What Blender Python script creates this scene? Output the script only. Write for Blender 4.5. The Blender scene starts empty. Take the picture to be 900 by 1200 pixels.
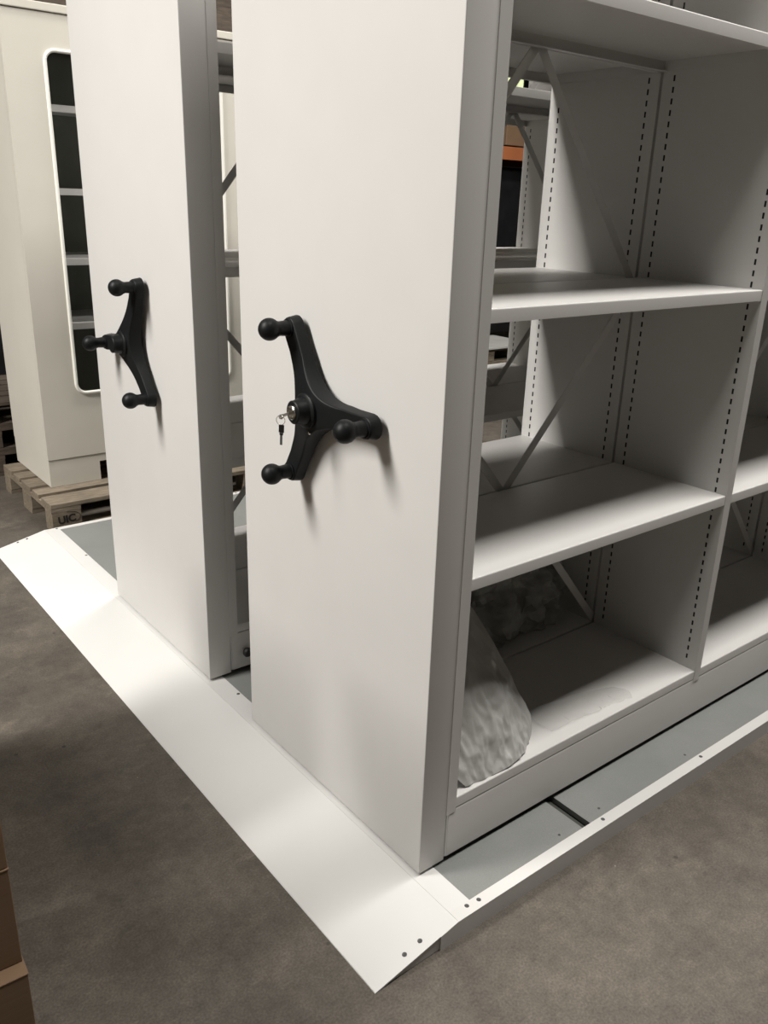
import bpy, bmesh, math, random
from mathutils import Vector, Matrix, noise
from math import pi, sin, cos, radians
random.seed(7)
S = bpy.context.scene
COL = S.collection

# ------------------------------------------------------------------ materials
def new_mat(name):
    m = bpy.data.materials.new(name); m.use_nodes = True
    return m, m.node_tree, m.node_tree.nodes['Principled BSDF']
def coords(nt, scale=(1, 1, 1)):
    tc = nt.nodes.new('ShaderNodeTexCoord'); mp = nt.nodes.new('ShaderNodeMapping')
    mp.inputs['Scale'].default_value = scale
    nt.links.new(tc.outputs['Object'], mp.inputs['Vector']); return mp.outputs['Vector']
def noise_node(nt, vec, scale, detail=4, rough=.5):
    n = nt.nodes.new('ShaderNodeTexNoise'); n.inputs['Scale'].default_value = scale
    n.inputs['Detail'].default_value = detail; n.inputs['Roughness'].default_value = rough
    nt.links.new(vec, n.inputs['Vector']); return n.outputs['Fac']
def ramp_node(nt, fac, stops):
    r = nt.nodes.new('ShaderNodeValToRGB'); e = r.color_ramp.elements
    e[0].position, e[0].color = stops[0][0], (*stops[0][1], 1)
    e[1].position, e[1].color = stops[1][0], (*stops[1][1], 1)
    for p, c in stops[2:]:
        q = e.new(p); q.color = (*c, 1)
    nt.links.new(fac, r.inputs['Fac']); return r.outputs['Color']
def mix_node(nt, fac, a, b, mode='MIX'):
    m = nt.nodes.new('ShaderNodeMix'); m.data_type = 'RGBA'; m.blend_type = mode
    if isinstance(fac, float): m.inputs[0].default_value = fac
    else: nt.links.new(fac, m.inputs[0])
    for i, v in ((6, a), (7, b)):
        if isinstance(v, tuple): m.inputs[i].default_value = (*v, 1)
        else: nt.links.new(v, m.inputs[i])
    return m.outputs[2]
def bump_node(nt, b, h, strength, dist=.001):
    n = nt.nodes.new('ShaderNodeBump'); n.inputs['Strength'].default_value = strength
    n.inputs['Distance'].default_value = dist
    nt.links.new(h, n.inputs['Height']); nt.links.new(n.outputs['Normal'], b.inputs['Normal'])
def paint(name, col, rough=.5, var=.03, spec=.4, metal=0, bump=.08, bscale=900):
    m, nt, b = new_mat(name); v = coords(nt)
    f = noise_node(nt, v, 6, 3)
    lo = tuple(c * (1 - var) for c in col); hi = tuple(min(1, c * (1 + var)) for c in col)
    nt.links.new(ramp_node(nt, f, [(.3, lo), (.7, hi)]), b.inputs['Base Color'])
    b.inputs['Roughness'].default_value = rough; b.inputs['Metallic'].default_value = metal
    b.inputs['Specular IOR Level'].default_value = spec
    if bump: bump_node(nt, b, noise_node(nt, v, bscale, 1), bump, .0004)
    return m

M = {}
M['white'] = paint('white_powder_coat', (.64, .63, .612), .42, .012)
M['cream'] = paint('cream_white_paint', (.60, .573, .508), .45, .015)
M['black'] = paint('black_plastic', (.007, .008, .0085), .45, .1, .2, bump=.25, bscale=1500)
M['rubber'] = paint('black_rubber', (.012, .012, .012), .6, .1)  # rubber stop, and the painted shade behind the upright slots
M['steel'] = paint('bright_steel', (.62, .60, .56), .25, .05, .5, 1.0, 0)
M['rail'] = paint('dark_rail_steel', (.055, .058, .052), .45, .25, .5, .2, 0)
M['screw'] = paint('grey_screw_steel', (.07, .07, .068), .5, .2, .4, 0, 0)
M['orange'] = paint('orange_enamel', (.36, .12, .045), .6, .08)
M['rackblue'] = paint('dark_grey_enamel', (.02, .021, .022), .5, .1)
M['blackwrap'] = paint('black_stretch_film', (.012, .012, .013), .35, .3, .4, 0, .6, 30)
M['greyboard'] = paint('pale_grey_sheet', (.45, .45, .43), .6, .06)
M['cabinside'] = paint('dark_grey_cabinet_lining', (.12, .12, .10), .6, .05)  # dark tone stands for the shade inside the cabinet
M['wall'] = paint('dim_warehouse_wall', (.10, .095, .085), .8, .15, bump=.2, bscale=40)
M['ceil'] = paint('dim_warehouse_ceiling', (.10, .10, .095), .8, .1, bump=0)
M['ink'] = paint('black_stamp_ink', (.02, .018, .015), .7, .2, bump=0)
M['label'] = paint('white_paper_sticker', (.55, .52, .47), .7, .03, bump=0)
M['keyhead'] = paint('black_key_head', (.012, .012, .012), .35, .05, bump=0)

# ramp paint with a few dark rubbing marks
m, nt, b = new_mat('white_ramp_paint'); v = coords(nt)
f = noise_node(nt, v, 5, 3)
base = ramp_node(nt, f, [(.3, (.635, .63, .615)), (.7, (.655, .65, .635))])
v2 = coords(nt, (5, 1.6, 5))
s = noise_node(nt, v2, 3.1, 6, .75)
k = ramp_node(nt, s, [(.73, (0, 0, 0)), (.80, (.55, .55, .55))])
col = mix_node(nt, k, base, (.36, .35, .34))
nt.links.new(col, b.inputs['Base Color']); b.inputs['Roughness'].default_value = .38
M['ramp'] = m

# grey floor board
m, nt, b = new_mat('grey_floor_board'); v = coords(nt)
f = noise_node(nt, v, 3, 6, .6); f2 = noise_node(nt, v, 320, 2)
c1 = ramp_node(nt, f, [(.3, (.185, .195, .188)), (.7, (.222, .228, .218))])
c2 = ramp_node(nt, f2, [(.3, (.40, .40, .40)), (.7, (.60, .60, .60))])
nt.links.new(mix_node(nt, .35, c1, c2, 'OVERLAY'), b.inputs['Base Color'])
b.inputs['Roughness'].default_value = .5
bump_node(nt, b, f2, .1)
M['board'] = m

# concrete
m, nt, b = new_mat('worn_concrete'); v = coords(nt)
f1 = noise_node(nt, v, 1.1, 8, .62); f2 = noise_node(nt, v, 6.5, 8, .65)
f3 = noise_node(nt, v, 190, 3); f4 = noise_node(nt, v, 14, 3, .5)
c = ramp_node(nt, f1, [(.32, (.070, .061, .050)), (.68, (.120, .104, .086)), (.5, (.097, .084, .069))])
cc = ramp_node(nt, f2, [(.32, (.33, .33, .33)), (.68, (.62, .62, .62))])
c = mix_node(nt, .75, c, cc, 'OVERLAY')
f6 = noise_node(nt, v, 4.2, 10, .7)
c = mix_node(nt, ramp_node(nt, f6, [(.57, (0, 0, 0)), (.64, (.45, .45, .45))]), c, (.066, .060, .052))
f7 = noise_node(nt, coords(nt, (1, 1.7, 1)), 6.1, 9, .68)
c = mix_node(nt, ramp_node(nt, f7, [(.56, (0, 0, 0)), (.66, (.40, .40, .40))]), c, (.160, .135, .108))
f5 = noise_node(nt, v, 30, 8, .75)
c = mix_node(nt, .6, c, ramp_node(nt, f5, [(.30, (.34, .34, .34)), (.70, (.64, .64, .64))]), 'OVERLAY')
g = ramp_node(nt, f3, [(.3, (.2, .2, .2)), (.7, (.8, .8, .8))])
c = mix_node(nt, .40, c, g, 'OVERLAY')
sp = ramp_node(nt, f4, [(.66, (0, 0, 0)), (.76, (.6, .6, .6))])
c = mix_node(nt, sp, c, (.062, .056, .046))
vo = nt.nodes.new('ShaderNodeTexVoronoi'); vo.inputs['Scale'].default_value = 7; nt.links.new(v, vo.inputs['Vector'])
sp2 = ramp_node(nt, vo.outputs['Distance'], [(.030, (.75, .75, .75)), (.052, (0, 0, 0))])
c = mix_node(nt, sp2, c, (.035, .03, .025))
vo = nt.nodes.new('ShaderNodeTexVoronoi'); vo.inputs['Scale'].default_value = 9.3; nt.links.new(v, vo.inputs['Vector'])
sp3 = ramp_node(nt, vo.outputs['Distance'], [(.012, (.7, .7, .7)), (.022, (0, 0, 0))])
c = mix_node(nt, sp3, c, (.30, .28, .24))
nt.links.new(c, b.inputs['Base Color'])
b.inputs['Roughness'].default_value = .62; b.inputs['Specular IOR Level'].default_value = .3
bump_node(nt, b, f2, .25, .004)
M['concrete'] = m

def wood(name, a, c_):
    m, nt, b = new_mat(name); v = coords(nt, (3, 22, 22))
    f = noise_node(nt, v, 3.5, 8, .7); v2 = coords(nt); g = noise_node(nt, v2, 7, 3)
    c = ramp_node(nt, f, [(.3, a), (.7, c_)])
    d = ramp_node(nt, g, [(.3, (.35, .35, .35)), (.7, (.6, .6, .6))])
    nt.links.new(mix_node(nt, .6, c, d, 'OVERLAY'), b.inputs['Base Color'])
    b.inputs['Roughness'].default_value = .8; bump_node(nt, b, f, .4, .003); return m
M['wood'] = wood('weathered_pallet_wood', (.11, .085, .06), (.27, .225, .165))
M['wood_dark'] = wood('old_dark_pallet_wood', (.05, .038, .028), (.12, .092, .068))  # darker copy of the pallet wood, shade put into its colour

m, nt, b = new_mat('brown_cardboard'); v = coords(nt, (1, 1, 60)); f = noise_node(nt, v, 3, 3)
v2 = coords(nt); f2 = noise_node(nt, v2, 9, 4)
c = ramp_node(nt, f, [(.3, (.165, .10, .056)), (.7, (.185, .115, .065))])
c = mix_node(nt, .4, c, ramp_node(nt, f2, [(.3, (.42, .42, .42)), (.7, (.56, .56, .56))]), 'OVERLAY')
nt.links.new(c, b.inputs['Base Color']); b.inputs['Roughness'].default_value = .8
M['card'] = m
M['cardtape'] = paint('tan_packing_tape', (.36, .25, .15), .3, .03, bump=0)

m, nt, b = new_mat('clear_plastic_film'); v = coords(nt)
f = noise_node(nt, v, 14, 6, .6)
c = ramp_node(nt, f, [(.3, (.56, .56, .54)), (.7, (.62, .615, .60))])
nt.links.new(c, b.inputs['Base Color'])
b.inputs['Roughness'].default_value = .28; b.inputs['Alpha'].default_value = .80
b.inputs['Specular IOR Level'].default_value = .6
bump_node(nt, b, noise_node(nt, v, 30, 6, .62), .35, .006)
M['film'] = m
m = M['film'].copy(); m.name = 'thin_clear_film'; m.node_tree.nodes['Principled BSDF'].inputs['Alpha'].default_value = .10
M['film_thin'] = m
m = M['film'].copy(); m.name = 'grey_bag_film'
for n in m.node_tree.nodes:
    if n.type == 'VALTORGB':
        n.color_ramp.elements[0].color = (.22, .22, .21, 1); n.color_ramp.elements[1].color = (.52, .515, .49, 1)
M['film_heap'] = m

m, nt, b = new_mat('window_glass')
b.inputs['Base Color'].default_value = (.55, .58, .52, 1); b.inputs['Roughness'].default_value = .03
b.inputs['Alpha'].default_value = .12; b.inputs['Base Color'].default_value = (.05, .055, .045, 1)
M['glass'] = m
def emit(name, col, st):
    m, nt, b = new_mat(name); b.inputs['Base Color'].default_value = (.8, .8, .8, 1)
    b.inputs['Emission Color'].default_value = (*col, 1); b.inputs['Emission Strength'].default_value = st
    return m
M['daylight'] = emit('daylit_pane', (.80, .86, .48), 1.1)
M['tube'] = emit('lit_tube_cover', (1, .96, .88), 4)

# ------------------------------------------------------------------ mesh helpers
def box(bm, x0, x1, y0, y1, z0, z1, mi=0):
    vs = [bm.verts.new((x, y, z)) for x in (x0, x1) for y in (y0, y1) for z in (z0, z1)]
    for q in ((0, 1, 3, 2), (4, 6, 7, 5), (0, 4, 5, 1), (2, 3, 7, 6), (0, 2, 6, 4), (1, 5, 7, 3)):
        f = bm.faces.new([vs[i] for i in q]); f.material_index = mi
    return vs
def BM(*boxes):
    bm = bmesh.new()
    for b_ in boxes: box(bm, *b_)
    return bm
def bevel(bm, w, seg=2):
    bmesh.ops.bevel(bm, geom=list(bm.edges), offset=w, segments=seg, affect='EDGES', profile=.6)
    return bm
def extrude_x(bm, prof, x0, x1):
    """closed profile of (y, z) points swept along x"""
    a = [bm.verts.new((x0, y, z)) for y, z in prof]; c = [bm.verts.new((x1, y, z)) for y, z in prof]
    n = len(prof)
    for i in range(n): bm.faces.new((a[i], a[(i + 1) % n], c[(i + 1) % n], c[i]))
    bm.faces.new(a[::-1]); bm.faces.new(c)
def lathe(bm, prof, origin, axis='-x', seg=32):
    """prof: (distance along axis, radius)"""
    rings = []
    o = Vector(origin)
    for d, r in prof:
        ring = []
        for i in range(seg):
            a = 2 * pi * i / seg
            if axis == '-x': p = (-d, r * cos(a), r * sin(a))
            elif axis == '-y': p = (r * cos(a), -d, r * sin(a))
            elif axis == 'x': p = (d, r * cos(a), r * sin(a))
            else: p = (r * cos(a), r * sin(a), d)
            ring.append(bm.verts.new(o + Vector(p)))
        rings.append(ring)
    for a, b_ in zip(rings, rings[1:]):
        for i in range(seg): bm.faces.new((a[i], a[(i + 1) % seg], b_[(i + 1) % seg], b_[i]))
    bm.faces.new(rings[0]); bm.faces.new(rings[-1])
def tube(bm, pts, r, seg=8, closed=False):
    pts = [Vector(p) for p in pts]; n = len(pts); rings = []
    for i, p in enumerate(pts):
        if closed: t = pts[(i + 1) % n] - pts[i - 1]
        else: t = pts[min(i + 1, n - 1)] - pts[max(i - 1, 0)]
        t.normalize(); u = t.cross(Vector((.31, .21, .93))).normalized(); w = t.cross(u)
        rings.append([bm.verts.new(p + r * (cos(2 * pi * k / seg) * u + sin(2 * pi * k / seg) * w)) for k in range(seg)])
    for i in range(n if closed else n - 1):
        a, b_ = rings[i], rings[(i + 1) % n]
        for k in range(seg): bm.faces.new((a[k], a[(k + 1) % seg], b_[(k + 1) % seg], b_[k]))
    if not closed: bm.faces.new(rings[0]); bm.faces.new(rings[-1])

def to_mesh(name, bm, mats, smooth=False):
    bmesh.ops.recalc_face_normals(bm, faces=bm.faces)
    me = bpy.data.meshes.new(name); bm.to_mesh(me); bm.free()
    for m_ in (mats if isinstance(mats, (list, tuple)) else [mats]): me.materials.append(m_)
    if smooth:
        me.polygons.foreach_set('use_smooth', [True] * len(me.polygons))
        try: me.set_sharp_from_angle(angle=radians(38))
        except Exception: pass
    return me
def place(name, me, parent=None, loc=(0, 0, 0), rot=(0, 0, 0)):
    o = bpy.data.objects.new(name, me); COL.objects.link(o)
    o.location = loc; o.rotation_euler = rot
    if parent: o.parent = parent
    return o
def obj(name, bm, mats, parent=None, smooth=False, loc=(0, 0, 0), rot=(0, 0, 0)):
    return place(name, to_mesh(name, bm, mats, smooth), parent, loc, rot)
def tag(o, label, cat, group=None, kind=None):
    o['label'] = label; o['category'] = cat
    if group: o['group'] = group
    if kind: o['kind'] = kind
    return o
def thing(name, label, cat, loc=(0, 0, 0), rotz=0, group=None):
    o = bpy.data.objects.new(name, None); COL.objects.link(o)
    o.location = loc; o.rotation_euler = (0, 0, rotz); o.empty_display_size = .1
    return tag(o, label, cat, group)
def struct(name, bm, mat, parent=None):
    o = obj(name, bm, mat, parent)
    if not parent: o['kind'] = 'structure'
    return o

# ------------------------------------------------------------------ the hall
struct('floor', BM((-8, 14, -7, 10, -.1, 0)), M['concrete'])
struct('ceiling', BM((-8, 14, -7, 10, 6, 6.1)), M['ceil'])
struct('wall_back', BM((-8, 14, 10, 10.1, 0, 6)), M['wall'])
struct('wall_front', BM((-8, 14, -7.1, -7, 0, 6)), M['wall'])
struct('wall_left', BM((-8.1, -8, -7, 10, 0, 6)), M['wall'])
struct('wall_right', BM((14, 14.1, -7, 10, 0, 6)), M['wall'])
w = struct('window_1', BM((9.4, 9.5, 9.94, 10, 2.9, 3.9), (10.6, 10.7, 9.94, 10, 2.9, 3.9),
                          (9.5, 10.6, 9.94, 10, 2.9, 2.98), (9.5, 10.6, 9.94, 10, 3.82, 3.9)), M['rackblue'])
obj('window_pane', BM((9.5, 10.6, 9.96, 9.99, 2.98, 3.82)), M['daylight'], w)

# ------------------------------------------------------------------ raised track floor
ZP, R, YF, XE = .0526, .1545, 2.7336, 3.45
A, B_ = .0141, .2481
base = thing('raised_track_floor', 'low white-edged platform with grey floor boards and a long white ramp under the mobile shelving', 'platform')
bm = bmesh.new()   # ramp: bent sheet with triangular cheeks
sh = .0022
prof = [(-B_, 0), (-B_ + .001, .0015), (-A - .004, ZP - .0008), (-A, ZP), (-A, ZP - sh), (-A - .004, ZP - sh - .001), (-B_ + .012, 0)]
ya, yb = -R, YF
a = [bm.verts.new((x, ya, z)) for x, z in prof]; c = [bm.verts.new((x, yb, z)) for x, z in prof]
n = len(prof)
for i in range(n): bm.faces.new((a[i], a[(i + 1) % n], c[(i + 1) % n], c[i]))
bm.faces.new(a[::-1]); bm.faces.new(c)
ramp = obj('ramp', bm, M['ramp'], base)
bm = bmesh.new()
for y0, y1 in ((ya + .003, ya + .005), (yb - .005, yb - .003)):
    P = [(-B_ + .03, 0.001), (-A - .002, 0.001), (-A - .002, ZP - .006)]
    f0 = [bm.verts.new((x, y0, z)) for x, z in P]; f1 = [bm.verts.new((x, y1, z)) for x, z in P]
    for i in range(3): bm.faces.new((f0[i], f0[(i + 1) % 3], f1[(i + 1) % 3], f1[i]))
    bm.faces.new(f0); bm.faces.new(f1)
obj('ramp_cheek', bm, M['white'], base)
def screw(parent, x, y, z=ZP, r=.0056, tilt=0):
    bm = bmesh.new(); lathe(bm, [(-.002, r), (.0004, r), (.0010, r * .8), (.0005, r * .45), (.0002, r * .3)], (0, 0, 0), 'z', 14)
    o = obj('screw', bm, M['screw'], parent, True, (x, y, z)); o.rotation_euler = (0, tilt, 0)
sl = math.atan2(ZP, B_ - A)
for x, y in ((-.1496, -.1307), (-.1055, -.1299), (-.1441, 2.718), (-.1021, 2.716)):
    screw(ramp, x, y, ZP * (x + B_) / (B_ - A) + .0012, tilt=-sl)
# flat white strip behind the crease
bm = bmesh.new(); box(bm, -A + .0006, .0488, ya + .03, yb - .03, ZP - .003, ZP)
strip = obj('edge_strip', bm, M['ramp'], base)
for x, y in ((.040, .95), (.040, 2.33)): screw(strip, x, y)
# side rims with mitred end following the ramp
def rim(y0, y1, flip):
    bm = bmesh.new()
    xs = -.0655; zx = ZP * (xs + B_) / (B_ - A)
    P = [(xs, 0), (XE, 0), (XE, ZP), (-A, ZP), (xs, zx)]
    yo = y0 if not flip else y1; yi = y1 if not flip else y0
    t = .0025 if not flip else -.0025
    # outer plate
    f0 = [bm.verts.new((x, yo - t * .4, z)) for x, z in P]; f1 = [bm.verts.new((x, yo + t, z)) for x, z in P]
    for i in range(5): bm.faces.new((f0[i], f0[(i + 1) % 5], f1[(i + 1) % 5], f1[i]))
    bm.faces.new(f0); bm.faces.new(f1)
    box(bm, -A + .0006, XE, min(yo, yi), max(yo, yi), ZP - .003, ZP + .0001)
    return obj('edge_rim', bm, M['white'], base)
r1 = rim(-R, -R + .0308, False); r2 = rim(YF - .0308, YF, True)
for x, y in ((.032, -.133), (.067, -.136), (.523, -.134), (.979, -.134), (1.6, -.134), (2.3, -.134)): screw(r1, x, y)
for x, y in ((.039, YF - .012), (1.0, YF - .016), (2.0, YF - .016)): screw(r2, x, y)
# boards between the rails
G1, G2 = (.455, .486), (2.735, 2.766)
for (x0, x1), nm in (((.0492, G1[0]), 'a'), ((G1[1], 1.86), 'b'), ((1.861, G2[0]), 'c'), ((G2[1], XE), 'd')):
    bm = BM((x0, x1, -R + .031, YF - .031, .034, .0505))
    bo = obj('floor_board', bm, M['board'], base)
    if nm == 'a': screw(bo, .386, -.103, .0505, .0036)
    if nm == 'b': screw(bo, .551, -.099, .0505, .0036); screw(bo, .95, -.10, .0505, .0036)
for x0, x1 in (G1, G2):
    obj('rail', BM((x0 + .001, x1 - .001, -R + .032, YF - .032, .004, .022), (x0 + .010, x1 - .010, -R + .04, YF - .04, .022, .040)), M['rail'], base)
obj('support_frame', BM((.06, .10, -R + .01, YF - .01, .0, .034), (.95, 1.0, -R + .01, YF - .01, 0, .034), (1.83, 1.88, -R + .01, YF - .01, 0, .034),
                        (3.38, 3.42, -R + .01, YF - .01, 0, .034)), M['rail'], base)

# ------------------------------------------------------------------ shelving carriages
W, T, XP, TU = .7916, .0795, .1075, .0300
BAY = 1.0 + TU
ZS = [.2318, .8034, 1.3742, 1.9455, 2.5165]
ZTOP = 2.64
HB = .396
# end panel: folded steel case with rounded edges
bm = BM((0, T, 0, W, .0606, ZTOP)); bevel(bm, .0028, 3)
ME_PANEL = to_mesh('end_panel', bm, M['white'], True)
# upright half: hollow folded sheet with real slots
def upright(y0, y1, zb, zt):
    bm = bmesh.new()
    def q(p): bm.faces.new([bm.verts.new(v_) for v_ in p])
    w_ = .0058; cols = [y0 + .036, y1 - .036]
    zs = []; z = .262
    while z < zt - .05: zs.append(z); z += .0286
    for x in (0, TU):
        ys = [y0]
        for c_ in cols: ys += [c_ - w_ / 2, c_ + w_ / 2]
        ys.append(y1)
        for i in range(len(ys) - 1):
            a_, b2 = ys[i], ys[i + 1]
            if i % 2 == 0: q([(x, a_, zb), (x, b2, zb), (x, b2, zt), (x, a_, zt)])
            else:
                z0 = zb
                for z in zs:
                    q([(x, a_, z0), (x, b2, z0), (x, b2, z), (x, a_, z)]); z0 = z + .0150
                q([(x, a_, z0), (x, b2, z0), (x, b2, zt), (x, a_, zt)])
    for y in (y0, y1): q([(0, y, zb), (TU, y, zb), (TU, y, zt), (0, y, zt)])
    for z in (zb, zt): q([(0, y0, z), (TU, y0, z), (TU, y1, z), (0, y1, z)])
    # black strips behind the slot rows, shade of the hollow put into colour
    for c_ in cols:
        box(bm, .0045, .0060, c_ - .012, c_ + .012, zb + .002, zt - .002, 1)
        box(bm, TU - .0060, TU - .0045, c_ - .012, c_ + .012, zb + .002, zt - .002, 1)
    bmesh.ops.remove_doubles(bm, verts=bm.verts, dist=.00005)
    return bm
ME_UPF = to_mesh('upright', upright(-.0015, .3915, .1935, ZTOP - .01), [M['white'], M['rubber']])
ME_UPR = to_mesh('upright', upright(.4005, W + .0015, .1935, ZTOP - .01), [M['white'], M['rubber']])
# shelf: pressed tray, rounded front edge, returned lips
def shelf_mesh(d):
    bm = bmesh.new(); t = .0018; H = .0282; r = .0035
    arc = [(r - r * cos(a), -r + r * sin(a)) for a in [i * pi / 10 for i in range(6)]]
    arc2 = [(d - y, z) for y, z in reversed(arc)]
    prof = [(.016, -H), (0, -H)] + arc + arc2 + [(d, -H), (d - .016, -H), (d - .016, -H + t), (d - t, -H + t), (d - t, -t), (t, -t), (t, -H + t), (.016, -H + t)]
    extrude_x(bm, prof, .0006, .9994)
    box(bm, .0006, .0024, t, d - t, -H, -t); box(bm, .9976, .9994, t, d - t, -H, -t)
    return to_mesh('shelf', bm, M['white'], True)
ME_SH = shelf_mesh(.3925)
# braces
def brace_mesh(p0, p1):
    bm = bmesh.new(); a_ = Vector((p0[0], 0, p0[1])); b2 = Vector((p1[0], 0, p1[1]))
    d = (b2 - a_).normalized(); nrm = Vector((-d.z, 0, d.x)) * .0125
    a_ = a_ - d * .008; b2 = b2 + d * .008
    v0 = [bm.verts.new(v_ + Vector((0, y, 0))) for y in (.3945, .3972) for v_ in (a_ + nrm, a_ - nrm, b2 - nrm, b2 + nrm)]
    for qd in ((0, 1, 2, 3), (7, 6, 5, 4), (0, 4, 5, 1), (1, 5, 6, 2), (2, 6, 7, 3), (3, 7, 4, 0)): bm.faces.new([v0[i] for i in qd])
    return to_mesh('brace', bm, M['white'])
nodes = [(.5, 2.50), (.012, 1.925 + .571 - .571 * 1), ]
CZ = [.805, 1.915]           # heights where braces meet at mid bay
SZ = [.255, 1.345, 2.47]     # heights where braces meet the uprights
BR = []
for s_, c_ in ((SZ[0], CZ[0]), (SZ[1], CZ[0]), (SZ[1], CZ[1]), (SZ[2], CZ[1])):
    BR.append(brace_mesh((.008, s_), (.488, c_))); BR.append(brace_mesh((.992, s_), (.512, c_)))
# base frame: skirt with turned top edge
def base_mesh():
    bm = bmesh.new()
    t = .002; z0, z1 = .068, .2005; r = .003
    arc = [(r - r * cos(a), z1 - r + r * sin(a)) for a in [i * pi / 8 for i in range(5)]]
    def front(sign, off):
        P = [(0, z0)] + arc + [(.03, z1), (.03, z1 - t), (t, z1 - t), (t, z0)]
        P = [(off + sign * y, z) for y, z in P]
        extrude_x(bm, P, T + .0065, XP + 3 * BAY)
    front(1, 0); front(-1, W)
    box(bm, T + .0008, T + .0058, 0, W, z0 + .002, .1925)
    for x in (1.0, 2.1, XP + 3 * BAY - .004): box(bm, x, x + .004, .004, W - .004, z0, z1 - .004)
    return bm
ME_BASE = to_mesh('base_frame', base_mesh(), M['white'], True)
bm = bmesh.new(); lathe(bm, [(0, .034), (.001, .036), (.010, .036), (.011, .029), (.017, .029), (.018, .036), (.027, .036), (.028, .034)], (-.014, 0, 0), 'x', 28)
ME_WHEEL = to_mesh('wheel', bm, M['rail'], True)

# crank handle (hub at origin, panel surface at x = 0)
RA = .197
def handle_outline(hw, theta0, tip):
    pts = []
    for k in range(3):
        th = theta0 + k * 2 * pi / 3
        u = Vector((cos(th), sin(th))); v_ = Vector((-sin(th), cos(th)))
        c_ = u * RA
        for i in range(9):
            a_ = -pi / 2 + pi * i / 8
            pts.append(c_ + tip * (cos(a_) * u + sin(a_) * v_))
        p0 = u * .150 + v_ * (hw * .96)
        p1 = u * .118 + v_ * (hw * 1.02)
        th2 = th + 2 * pi / 3; u2 = Vector((cos(th2), sin(th2))); v2_ = Vector((-sin(th2), cos(th2)))
        q1 = u2 * .118 - v2_ * (hw * 1.02); q0 = u2 * .150 - v2_ * (hw * .96)
        bis = Vector((cos(th + pi / 3), sin(th + pi / 3)))
        ctrl = bis * (hw * 1.0 - .001)
        pts.append(p0)
        for i in range(13):
            t = i / 12; pts.append((1 - t) ** 2 * p1 + 2 * t * (1 - t) * ctrl + t * t * q1)
        pts.append(q0)
    return pts
def handle_bm(theta0):
    bm = bmesh.new()
    XT, XH = -.0405, -.060
    def xf(p): 
        t = min(1, p.length / .150); t = t * t * (3 - 2 * t); return XH + (XT - XH) * t
    layers = [(.0280, .0280, 1, .014), (.0280, .0280, 1, .018), (.0250, .0250, .0, .0042), (.0245, .0245, 0, .0018), (.0232, .0232, 0, .0004), (.0222, .0222, 0, 0)]
    rings = []
    for hw, tip, back, off in layers:
        rings.append([bm.verts.new((-off if back else xf(p) + off, p.x, p.y)) for p in handle_outline(hw, theta0, tip)])
    out = handle_outline(.0222, theta0, .0222)
    for sc in (.85, .68, .5, .34, .18):
        rings.append([bm.verts.new((xf(p * sc), p.x * sc, p.y * sc)) for p in out])
    n = len(rings[0])
    for a_, b2 in zip(rings, rings[1:]):
        for i in range(n): bm.faces.new((a_[i], a_[(i + 1) % n], b2[(i + 1) % n], b2[i]))
    bm.faces.new(rings[0]); bm.faces.new(rings[-1])
    lathe(bm, [(0, .030), (.016, .030)], (0, 0, 0), '-x', 32)
    lathe(bm, [(.050, .041), (.062, .040), (.064, .038), (.066, .031), (.080, .0285), (.0835, .0270), (.0915, .0265), (.0935, .0240)], (0, 0, 0), '-x', 36)
    return bm
# sphere profile written out plainly
def knob_mesh():
    bm = bmesh.new(); r = .0255; c_ = .0905
    prof = [(.0385, .0215), (.0435, .0215), (.0445, .0178), (.060, .0168), (.0665, .0165)]
    a0 = math.asin(.0165 / r)
    for i in range(1, 17):
        a_ = a0 + (pi - a0) * i / 16          # angle measured from the neck side
        prof.append((c_ - r * cos(a_), max(r * sin(a_), .0004)))
    lathe(bm, prof, (0, 0, 0), '-x', 32); return to_mesh('knob', bm, M['black'], True)
ME_KNOB = knob_mesh()

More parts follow.
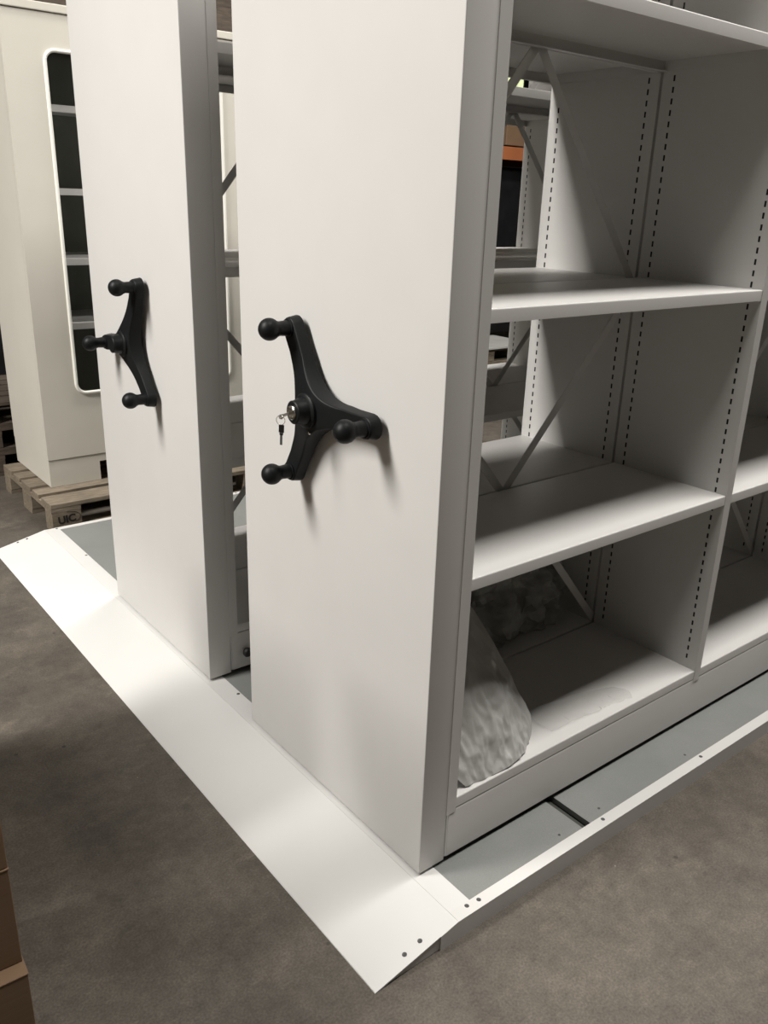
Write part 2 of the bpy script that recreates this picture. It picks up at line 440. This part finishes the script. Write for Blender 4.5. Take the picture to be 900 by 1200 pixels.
def carriage(y0, theta, label, lock, buffer, group='mobile shelving carriages'):
    root = thing('mobile_shelving_carriage', label, 'shelving unit', (0, y0, .040), group=group)
    L = (0, 0, -.040)
    place('end_panel', ME_PANEL, root, L)
    place('base_frame', ME_BASE, root, L)
    for k in range(4):
        x = XP - TU + .002 + k * BAY if k else XP - TU + .0005
        x = XP - TU + k * BAY
        place('upright', ME_UPF, root, (x, 0, L[2])); place('upright', ME_UPR, root, (x, 0, L[2]))
    for k in range(3):
        x = XP + k * BAY
        for z in ZS:
            place('shelf', ME_SH, root, (x, 0, L[2] + z)); place('shelf', ME_SH, root, (x, .3991, L[2] + z))
        for me in BR: place('brace', me, root, (x, 0, L[2]))
    for gx in ((G1[0] + G1[1]) / 2, (G2[0] + G2[1]) / 2):
        for y in (.14, .65): place('wheel', ME_WHEEL, root, (gx, y, .036))
    h = obj('crank_handle', handle_bm(theta), M['black'], root, True, (0, HB, 1.114 - .040))
    h['label'] = 'black three-armed crank handle'
    for k in range(3):
        th = theta + k * 2 * pi / 3
        place('knob', ME_KNOB, h, (0, RA * cos(th), RA * sin(th)))
    if lock:
        bm = bmesh.new(); lathe(bm, [(.090, .0165), (.0962, .0165), (.0975, .0150), (.0965, .0115), (.0985, .0105), (.099, .007)], (0, 0, 0), '-x', 24)
        lk = obj('lock_cylinder', bm, M['steel'], h, True); lk['label'] = 'bright metal lock cylinder'
        bm = bmesh.new(); lathe(bm, [(.0560, .0035), (.0585, .003)], (0, -.012, -.050), '-x', 12)
        obj('bolt', bm, M['steel'], h, True)
    if buffer:
        bm = bmesh.new(); lathe(bm, [(0, .007), (.006, .007), (.008, .0125), (.014, .0165), (.020, .0165), (.026, .0125), (.0285, .004)], (0, 0, 0), '-y', 20)
        bf = obj('buffer', bm, M['rubber'], root, True, (.134, 0, .128 - .040)); bf['label'] = 'small black rubber stop'
    return root
c1 = carriage(0, radians(60), 'nearest white mobile shelving carriage, keys in its black crank handle, plastic on bottom shelf', True, False)
c2 = carriage(1.0682, radians(113.2), 'white mobile shelving carriage behind the nearest one, crank handle without keys', False, True)

# keys in the lock of the first carriage
ky = thing('key_set', 'small metal key in the lock with a ring and a dangling black-headed spare key', 'keys', (-.0985, HB, 1.114))
bm = bmesh.new(); box(bm, -.020, 0, -.0009, .0009, -.0035, .0030)
bmesh.ops.create_cone(bm, cap_ends=True, segments=16, radius1=.006, radius2=.006, depth=.0018,
                      matrix=Matrix.Translation((-.0245, 0, -.002)) @ Matrix.Rotation(pi / 2, 4, 'X'))
for v_ in bm.verts: v_.co = Matrix.Rotation(radians(-9), 3, 'Y') @ v_.co
obj('key', bm, M['steel'], ky)
bm = bmesh.new()
ax = Vector((.55, -.83, 0)); ce = Vector((-.0255, 0, -.0135))
tube(bm, [ce + .0105 * (cos(a) * ax + sin(a) * Vector((0, 0, 1))) for a in [2 * pi * i / 28 for i in range(28)]], .0007, 6, True)
obj('key_ring', bm, M['steel'], ky, True)
bm = bmesh.new()
box(bm, -.0062, .0062, -.0015, .0015, -.020, -.0015)
box(bm, -.0042, .0042, -.0016, .0016, -.026, -.020)
bevel(bm, .0007, 1)
kh = obj('spare_key', bm, M['keyhead'], ky, False, (-.0235, 0, -.0225), (radians(4), radians(4), radians(-56)))
bm = BM((-.0026, .0026, -.0008, .0008, -.049, -.026)); obj('key_blade', bm, M['screw'], kh)

# ------------------------------------------------------------------ plastic film on the bottom shelf
def hsh(p, s): return noise.noise(Vector(p) * s)
def crease(p, s):
    return 1 - abs(noise.noise(Vector(p) * s)) * 2
def sheet(name, grid, mat, amp, scale, thick=.0008, sub=1):
    """grid of 3D control rows -> smooth crumpled sheet with thickness"""
    bm = bmesh.new(); rows, cols_ = len(grid), len(grid[0]); N = 110; Mq = 120
    def interp(u, v_):
        def cr(P, t):
            n_ = len(P) - 1; f_ = t * n_; i = min(int(f_), n_ - 1); f_ -= i
            g_ = lambda j: P[max(0, min(n_, j))]
            a_, b2, c_, d_ = g_(i - 1), g_(i), g_(i + 1), g_(i + 2)
            return .5 * ((2 * b2) + (c_ - a_) * f_ + (2 * a_ - 5 * b2 + 4 * c_ - d_) * f_ ** 2 + (3 * b2 - a_ - 3 * c_ + d_) * f_ ** 3)
        return cr([cr([Vector(p) for p in r_], u) for r_ in grid], v_)
    V = []
    for j in range(Mq + 1):
        row = []
        for i in range(N + 1):
            p = interp(i / N, j / Mq)
            e_ = min(1, 6 * min(i / N, 1 - i / N) + .25)
            p0 = p; p = Vector((p0.x + .25 * p0.z, p0.y, p0.z * .34 + .06 * sin(9 * p0.x)))
            d = crease(p, scale) * .6 + crease(p, scale * 2.3) * .35 + hsh(p, scale * .5) * .7 + crease(p + Vector((1, 2, 3)), scale * 5) * .06; p = p0
            e_ *= 1.25 - .8 * min(1, max(0, (p.z - Z0 - .12) / .2)) if amp < .013 else 1
            p = p + Vector((.25, -.75, .6)) * amp * (d - .6) * e_
            p.x = max(p.x, XP + .003)
            p.z = max(p.z, ZS[0] + .0012); row.append(bm.verts.new(p))
        V.append(row)
    for j in range(Mq):
        for i in range(N): bm.faces.new((V[j][i], V[j][i + 1], V[j + 1][i + 1], V[j + 1][i]))
    bmesh.ops.recalc_face_normals(bm, faces=bm.faces)
    me = bpy.data.meshes.new(name); bm.to_mesh(me); bm.free(); me.materials.append(mat)
    me.polygons.foreach_set('use_smooth', [True] * len(me.polygons))
    o = place(name, me); mo = o.modifiers.new('solid', 'SOLIDIFY'); mo.thickness = thick; mo.offset = 1
    return o
Z0 = ZS[0]
g = [[(.150, .012, Z0 + .004), (.235, .004, Z0 + .004), (.300, .006, Z0 + .004), (.385, .030, Z0 + .004), (.440, .066, Z0 + .004)],
     [(.122, .030, Z0 + .05), (.210, .020, Z0 + .055), (.300, .030, Z0 + .055), (.380, .050, Z0 + .055), (.455, .085, Z0 + .045)],
     [(.116, .060, Z0 + .14), (.200, .055, Z0 + .15), (.290, .062, Z0 + .14), (.365, .080, Z0 + .13), (.428, .120, Z0 + .125)],
     [(.114, .100, Z0 + .23), (.190, .095, Z0 + .24), (.270, .105, Z0 + .235), (.340, .125, Z0 + .225), (.398, .160, Z0 + .215)],
     [(.114, .150, Z0 + .31), (.180, .150, Z0 + .32), (.250, .155, Z0 + .315), (.320, .175, Z0 + .305), (.375, .205, Z0 + .285)],
     [(.114, .220, Z0 + .37), (.170, .220, Z0 + .375), (.230, .225, Z0 + .37), (.290, .240, Z0 + .365), (.345, .255, Z0 + .345)],
     [(.114, .290, Z0 + .34), (.160, .290, Z0 + .34), (.210, .290, Z0 + .33), (.260, .300, Z0 + .30), (.315, .310, Z0 + .26)],
     [(.115, .330, Z0 + .12), (.140, .330, Z0 + .12), (.190, .335, Z0 + .12), (.240, .340, Z0 + .10), (.300, .345, Z0 + .06)],
     [(.115, .345, Z0 + .005), (.140, .345, Z0 + .005), (.190, .35, Z0 + .005), (.240, .355, Z0 + .005), (.300, .36, Z0 + .005)]]
tag(sheet('plastic_bag', g, M['film'], .0125, 17), 'whitish plastic bag slumped over the front left corner of the bottom shelf', 'plastic bag')
# small clear scrap near the shelf front
g = [[(.50, .045, Z0 + .002), (.60, .040, Z0 + .004), (.72, .030, Z0 + .003), (.82, .02, Z0 + .002)],
     [(.49, .09, Z0 + .010), (.60, .08, Z0 + .014), (.71, .07, Z0 + .012), (.84, .05, Z0 + .003)],
     [(.53, .15, Z0 + .004), (.61, .13, Z0 + .010), (.73, .11, Z0 + .008), (.82, .09, Z0 + .002)]]
tag(sheet('plastic_scrap', g, M['film_thin'], .014, 24, .0004), 'thin clear plastic scrap lying flat at the front of the bottom shelf', 'plastic film')
def blob(name, lumps, mat, amp, scale, label, cat, group=None):
    bm = bmesh.new()
    c_ = Vector(lumps[0][0]); rr = Vector(lumps[0][1])
    for ctr, rad in lumps:
        ctr = Vector(ctr); rad = Vector(rad)
        r_ = bmesh.ops.create_icosphere(bm, subdivisions=5, radius=1)
        for v_ in r_['verts']:
            d = v_.co.copy()
            p = Vector((ctr.x + d.x * rad.x, ctr.y + d.y * rad.y, ctr.z + d.z * rad.z))
            k_ = crease(p, scale) * .55 + crease(p + Vector((3, 1, 2)), scale * 2.1) * .35 + hsh(p, scale * .45) * .9 + crease(p, scale * 4.5) * .12
            p = p + d * amp * (k_ - .7)
            p.z = max(p.z, Z0 + .0015); p.y = min(p.y, .785); p.x = min(max(p.x, XP + .003), XP + .996)
            p.z = min(p.z, ZS[1] - .033)
            v_.co = p
    return tag(obj(name, bm, mat, None, True), label, cat, group)
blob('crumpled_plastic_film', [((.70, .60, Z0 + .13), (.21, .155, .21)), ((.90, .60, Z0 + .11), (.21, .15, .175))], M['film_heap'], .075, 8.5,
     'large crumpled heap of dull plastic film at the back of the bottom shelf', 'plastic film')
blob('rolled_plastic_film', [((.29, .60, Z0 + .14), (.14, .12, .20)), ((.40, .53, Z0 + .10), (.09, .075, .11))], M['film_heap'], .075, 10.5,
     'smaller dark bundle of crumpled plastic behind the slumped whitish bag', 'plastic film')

# ------------------------------------------------------------------ cabinet on a pallet
def pallet(label, loc, rotz=0, mat='wood', text=False, group=None, cat='pallet'):
    p = thing('wooden_pallet', label, cat, loc, rotz, group)
    for y0, y1 in ((0, .145), (.190, .290), (.3275, .4725), (.510, .610), (.655, .800)):
        obj('deck_board', bevel(BM((0, 1.2, y0, y1, .122, .144)), .002, 1), M[mat], p)
    for x0 in (0, .5275, 1.055):
        obj('cross_board', BM((x0, x0 + .145, .001, .799, .100, .122)), M[mat], p)
        for y0, y1 in ((.001, .101), (.3275, .4725), (.699, .799)):
            bk = obj('block', bevel(BM((x0, x0 + .145, y0, y1, .022, .100)), .003, 1), M[mat], p)
            if text and x0 == 0 and y0 < .01:
                cu = bpy.data.curves.new('stamp', 'FONT'); cu.body = 'UIC'; cu.size = .052; cu.extrude = .0003
                cu.align_x = 'CENTER'; cu.align_y = 'CENTER'; cu.offset = .0022
                to = bpy.data.objects.new('stamp', cu); COL.objects.link(to); to.parent = bk
                to.location = (.072, y0 - .0006, .058); to.rotation_euler = (pi / 2, radians(-4), 0); cu.materials.append(M['ink'])
                me_ = bpy.data.meshes.new_from_object(to); st = place('stamp', me_, bk, to.location, to.rotation_euler); bpy.data.objects.remove(to)
                bm = bmesh.new()
                tube(bm, [(.08 + .058 * cos(a), y0 - .0004, .066 + .030 * sin(a)) for a in [radians(d) for d in range(-55, 100, 8)]], .0016, 5)
                ar = obj('stamp_arc', bm, M['ink'], bk)
    for y0, y1 in ((0, .1), (.3275, .4725), (.7, .8)):
        obj('bottom_board', BM((0, 1.2, y0, y1, 0, .022)), M[mat], p)
    return p
pallet('weathered wooden pallet with UIC stamp under the cream cabinet', (.045, 2.803, 0), 0, 'wood', True)
for k in range(3):
    pallet(['dark old pallet at the bottom of the stack behind the cabinet', 'dark old pallet in the middle of the stack behind the cabinet',
            'dark old pallet on top of the stack behind the cabinet'][k], (-.55, 3.86, .1445 * k), 0, 'wood_dark', False, 'dark pallets stacked behind the cabinet')

CX0, CX1, CY0, CY1, CB, CT = .131, 1.331, 3.057, 3.64, .146, 2.335
cab = thing('display_cabinet', 'cream cabinet with rounded glass window in its door, standing on the pallet', 'cabinet', (CX0, CY0, CB))
O = (-CX0, -CY0, -CB)
obj('cabinet_body', BM((CX0, CX0 + .02, CY0 + .024, CY1, CB + .14, 2.30), (CX1 - .02, CX1, CY0 + .024, CY1, CB + .14, 2.30),
                       (CX0 + .02, CX1 - .02, CY1 - .01, CY1, CB + .14, 2.30), (CX0 + .02, CX1 - .02, CY0 + .024, CY1 - .01, CB + .14, CB + .16)), M['cream'], cab, False, O)
obj('top_cap', bevel(BM((CX0 - .004, CX1 + .004, CY0 - .008, CY1, 2.3005, CT)), .004, 2), M['cream'], cab, False, O)
obj('lining', BM((CX0 + .021, CX1 - .021, CY1 - .016, CY1 - .011, CB + .161, 2.295)), M['cabinside'], cab, False, O)  # dark sheet before the back wall, painted as inner shade
# plinth with a notch
pl = bmesh.new()
box(pl, CX0 + .002, .392, CY0 + .004, CY0 + .03, CB, .2865); box(pl, .392, CX1 - .002, CY0 + .004, CY0 + .03, .247, .2865)
box(pl, CX0 + .002, CX0 + .02, CY0 + .03, CY1, CB, .2865); box(pl, CX1 - .26, CX1 - .002, CY0 + .004, CY0 + .03, CB, .247)
box(pl, CX1 - .02, CX1 - .002, CY0 + .03, CY1, CB, .2865); box(pl, CX0 + .02, CX1 - .02, CY1 - .02, CY1, CB, .2865)
obj('plinth', pl, M['cream'], cab, False, O)
# door with a rounded window opening
def rrect(x0, x1, z0, z1, r, n_=8):
    P = []
    for cx, cz, a0 in ((x1 - r, z0 + r, -90), (x1 - r, z1 - r, 0), (x0 + r, z1 - r, 90), (x0 + r, z0 + r, 180)):
        for i in range(n_ + 1):
            a_ = radians(a0 + 90 * i / n_); P.append((cx + r * cos(a_), cz + r * sin(a_)))
    return P
WX0, WX1, WZ0, WZ1 = .312, 1.166, .620, 2.148
inn = rrect(WX0, WX1, WZ0, WZ1, .045)
def ring_plate(bm, inner, outer, y0, y1):
    n_ = len(inner); V = [[bm.verts.new((x, y, z)) for x, z in P] for P, y in ((inner, y0), (outer, y0), (outer, y1), (inner, y1))]
    for k in range(4):
        a_, b2 = V[k], V[(k + 1) % 4]
        for i in range(n_): bm.faces.new((a_[i], a_[(i + 1) % n_], b2[(i + 1) % n_], b2[i]))
def project_out(P, x0, x1, z0, z1):
    out = []; n4 = len(P) // 4
    C4 = [(x1, z0), (x1, z1), (x0, z1), (x0, z0)]
    for k in range(4):
        for i in range(n4):
            px, pz = P[k * n4 + i]; cx, cz = C4[k]
            t = i / (n4 - 1)
            if k == 0: q = (px, z0) if t < .5 else (x1, pz)
            elif k == 1: q = (x1, pz) if t < .5 else (px, z1)
            elif k == 2: q = (px, z1) if t < .5 else (x0, pz)
            else: q = (x0, pz) if t < .5 else (px, z0)
            if i == n4 // 2: q = (cx, cz)
            out.append(q)
    return out
bm = bmesh.new(); outp = project_out(inn, CX0, CX1, .2895, 2.298)
ring_plate(bm, inn, outp, CY0, CY0 + .022)
dr = obj('door', bm, M['cream'], cab, False, O)
bm = bmesh.new()
ctr_pts = rrect(WX0 - .004, WX1 + .004, WZ0 - .004, WZ1 + .004, .048, 8)
tube(bm, [(x, CY0 - .002, z) for x, z in ctr_pts], .0085, 10, True)
gk = obj('window_gasket', bm, paint('pale_window_gasket', (.84, .83, .77), .35, .01, bump=0), dr, True)
obj('glass_pane', BM((WX0 - .005, WX1 + .005, CY0 + .012, CY0 + .016, WZ0 - .005, WZ1 + .005)), M['glass'], dr)
for z in (.955, 1.262, 1.581, 1.938):
    obj('cabinet_shelf', BM((CX0 + .021, CX1 - .021, CY0 + .045, CY1 - .018, z - .004, z), (CX0 + .021, CX1 - .021, CY0 + .045, CY0 + .048, z - .030, z - .004)),
        M['white'], cab, False, O)

# ------------------------------------------------------------------ cardboard boxes at lower left
def carton(label, x1, y0, z0, z1, w_, d_, rot, group, sticker=False, tape=True):
    t = thing('cardboard_box', label, 'box', (x1, y0, z0), rot, group)
    h = z1 - z0
    obj('carton', bevel(BM((-w_, 0, 0, d_, 0, h - .004)), .002, 2), M['card'], t)
    obj('flap', bevel(BM((-w_ - .001, .001, -.001, d_ / 2 - .002, h - .0035, h)), .0008, 1), M['card'], t)
    obj('flap', bevel(BM((-w_ - .001, .001, d_ / 2 + .002, d_ + .001, h - .0035, h)), .0008, 1), M['card'], t)
    if tape: obj('tape', BM((-w_ - .0015, .0015, d_ / 2 - .025, d_ / 2 + .025, h, h + .0004), (.0004, .0018, d_ / 2 - .025, d_ / 2 + .025, h - .06, h)), M['cardtape'], t)
    if sticker: obj('sticker', BM((-.105, -.024, -.0006, 0, h - .062, h - .042)), M['label'], t)
    return t
carton('lowest brown cardboard box in the stack at the lower left', -.852, .087, 0, .250, .55, .40, radians(-2), 'cardboard boxes stacked at the left')
carton('middle brown cardboard box of the stack at the lower left, small pale sticker', -.852, .118, .2508, .462, .50, .38, radians(-2), 'cardboard boxes stacked at the left', True)
carton('topmost brown cardboard box of the stack at the lower left', -.8515, .120, .4628, .76, .50, .36, radians(2), 'cardboard boxes stacked at the left')

carton('highest brown cardboard box above the stack at the lower left', -.853, .122, .7608, 1.02, .50, .36, radians(-1), 'cardboard boxes stacked at the left')  # out of view, added to make the stack cast more shade
for k in range(3):  # second stack, out of view, added to shade floor and ramp
    carton('brown cardboard box of the stack standing behind the lower left stack', -.95, .62, .0 + .3508 * k, .35 + .3508 * k, .50, .62, radians(1 - k), 'cardboard boxes of the second stack')

# ------------------------------------------------------------------ racking and goods beyond
rk = thing('pallet_rack', 'tall pallet rack with orange beams far behind the shelving', 'rack', (-1.6, 4.95, 0))
for x in (0, 2.75, 5.5, 8.25):
    for y in (0, 1.0):
        obj('rack_post', BM((x, x + .09, y, y + .07, 0, 5.0), (x - .02, x + .11, y - .02, y + .09, 0, .008)), M['rackblue'], rk)
    bm = bmesh.new()
    for k in range(4):
        z = .3 + k * 1.1
        tube(bm, [(x + .045, .05, z), (x + .045, 1.02, z + .55)], .012, 6); tube(bm, [(x + .045, 1.02, z + .55), (x + .045, .05, z + 1.1)], .012, 6)
    obj('rack_bracing', bm, M['rackblue'], rk)
for bx in (0, 2.75, 5.5):
    zz = (1.985, 3.6) if bx > 5 else (2.62, 3.9)
    for z in zz:
        for y in (.0, 1.02):
            obj('rack_beam', BM((bx + .09, bx + 2.75, y, y + .045, z, z + .115)), M['orange'] if bx > 5 else M['wood_dark'], rk)
        obj('rack_deck', BM((bx + .09, bx + 2.75, .05, 1.02, z + .09, z + .112)), M['wood_dark'], rk)
tag(obj('cardboard_carton', bevel(BM((5.22, 5.50, 5.0, 5.3, 2.115, 2.30)), .004, 1), M['card']), 'pale cardboard carton on the orange rack beam', 'box')
tag(obj('wrapped_pallet_load', bevel(BM((4.05, 6.55, 5.1, 5.85, .305, 1.93)), .05, 3), M['blackwrap']), 'black wrapped goods standing under the orange beam', 'pallet load')
tag(obj('wrapped_bundle', bevel(BM((-.9, 1.08, 5.06, 5.85, .002, 2.1)), .05, 3), M['blackwrap']), 'black wrapped bundle behind the cream cabinet', 'pallet load')
tag(obj('dark_crate', bevel(BM((1.5, 2.9, 5.06, 5.8, 2.736, 2.86), (1.6, 2.8, 5.1, 5.75, 2.86, 3.3)), .008, 1), M['wood_dark']), 'dark crate with a wide base board high on the rack, seen between the end panels', 'crate')
tag(obj('dark_crate', bevel(BM((.1, 1.1, 5.06, 5.8, 2.736, 3.3)), .01, 1), M['blackwrap']), 'black wrapped crate high on the rack behind the cabinet', 'crate')
ps = []
for k in range(2):
    pallet(['lower pallet under the grey sheet beyond the shelving', 'upper pallet under the grey sheet beyond the shelving'][k], (4.07 + .02 * k, 4.5, .1445 * k), 0, 'wood', False, 'pallets beyond the shelving')
tag(obj('grey_sheet', BM((4.05, 5.33, 4.47, 5.09, .2895, .303)), M['greyboard']), 'pale grey sheet lying on the two pallets beyond the shelving', 'board')

# ------------------------------------------------------------------ lamps of the hall
def lamp(x, y, lx, ly, power, label, z=4.6, col=(1, .965, .915)):
    t = thing('ceiling_lamp', label, 'lamp', (x, y, z), group='ceiling lamps of the hall')
    obj('lamp_housing', bevel(BM((-lx / 2 - .04, lx / 2 + .04, -ly / 2 - .04, ly / 2 + .04, .03, .12)), .01, 1), M['ceil'], t)
    L = bpy.data.lights.new('lamp_light', 'AREA'); L.shape = 'RECTANGLE'; L.size = lx; L.size_y = ly
    L.energy = power; L.color = col
    o = bpy.data.objects.new('lamp_light', L); COL.objects.link(o); o.parent = t; o.location = (0, 0, .02)
    bm = bmesh.new()
    for sx in (-.4, .4): tube(bm, [(sx * lx, 0, .12), (sx * lx, 0, 6 - z)], .006, 6)
    obj('hanger', bm, M['steel'], t)
lamp(2.1, -.76, 5.8, 1.0, 370, 'long ceiling lamp over the aisle in front of the shelving', 5.35)
lamp(-4.7, 1.60, 4.6, .9, 775, 'long ceiling lamp over the open floor before the end panels', 4.7)
lamp(2.9, 2.45, 4.4, .40, 225, 'long ceiling lamp over the floor beyond the shelving', 5.0)

Wd = bpy.data.worlds.new('hall_air'); S.world = Wd; Wd.use_nodes = True
Wd.node_tree.nodes['Background'].inputs[0].default_value = (.6, .62, .65, 1)
Wd.node_tree.nodes['Background'].inputs[1].default_value = .02

# ------------------------------------------------------------------ camera
cam = bpy.data.cameras.new('camera'); co = bpy.data.objects.new('camera', cam); COL.objects.link(co)
CP = Vector((-1.07629776, -1.16739477, 1.55765251)); yaw, pitch, roll = .895, -.3515, .031
yaw, pitch, roll = 0.8949729, -0.3515453, 0.0310003
fwd = Vector((cos(yaw) * cos(pitch), sin(yaw) * cos(pitch), sin(pitch))); rt = Vector((sin(yaw), -cos(yaw), 0)); up = rt.cross(fwd)
r2 = cos(roll) * rt + sin(roll) * up; u2 = -sin(roll) * rt + cos(roll) * up
Mx = Matrix((( r2.x, u2.x, -fwd.x, CP.x), (r2.y, u2.y, -fwd.y, CP.y), (r2.z, u2.z, -fwd.z, CP.z), (0, 0, 0, 1)))
co.matrix_world = Mx
cam.sensor_fit = 'HORIZONTAL'; cam.sensor_width = 36; cam.lens = 985.147 * 36 / 900; cam.clip_start = .02
S.camera = co
S.view_settings.view_transform = 'Standard'; S.view_settings.look = 'None'
S.view_settings.exposure = 0; S.view_settings.gamma = 1; S.view_settings.use_curve_mapping = False
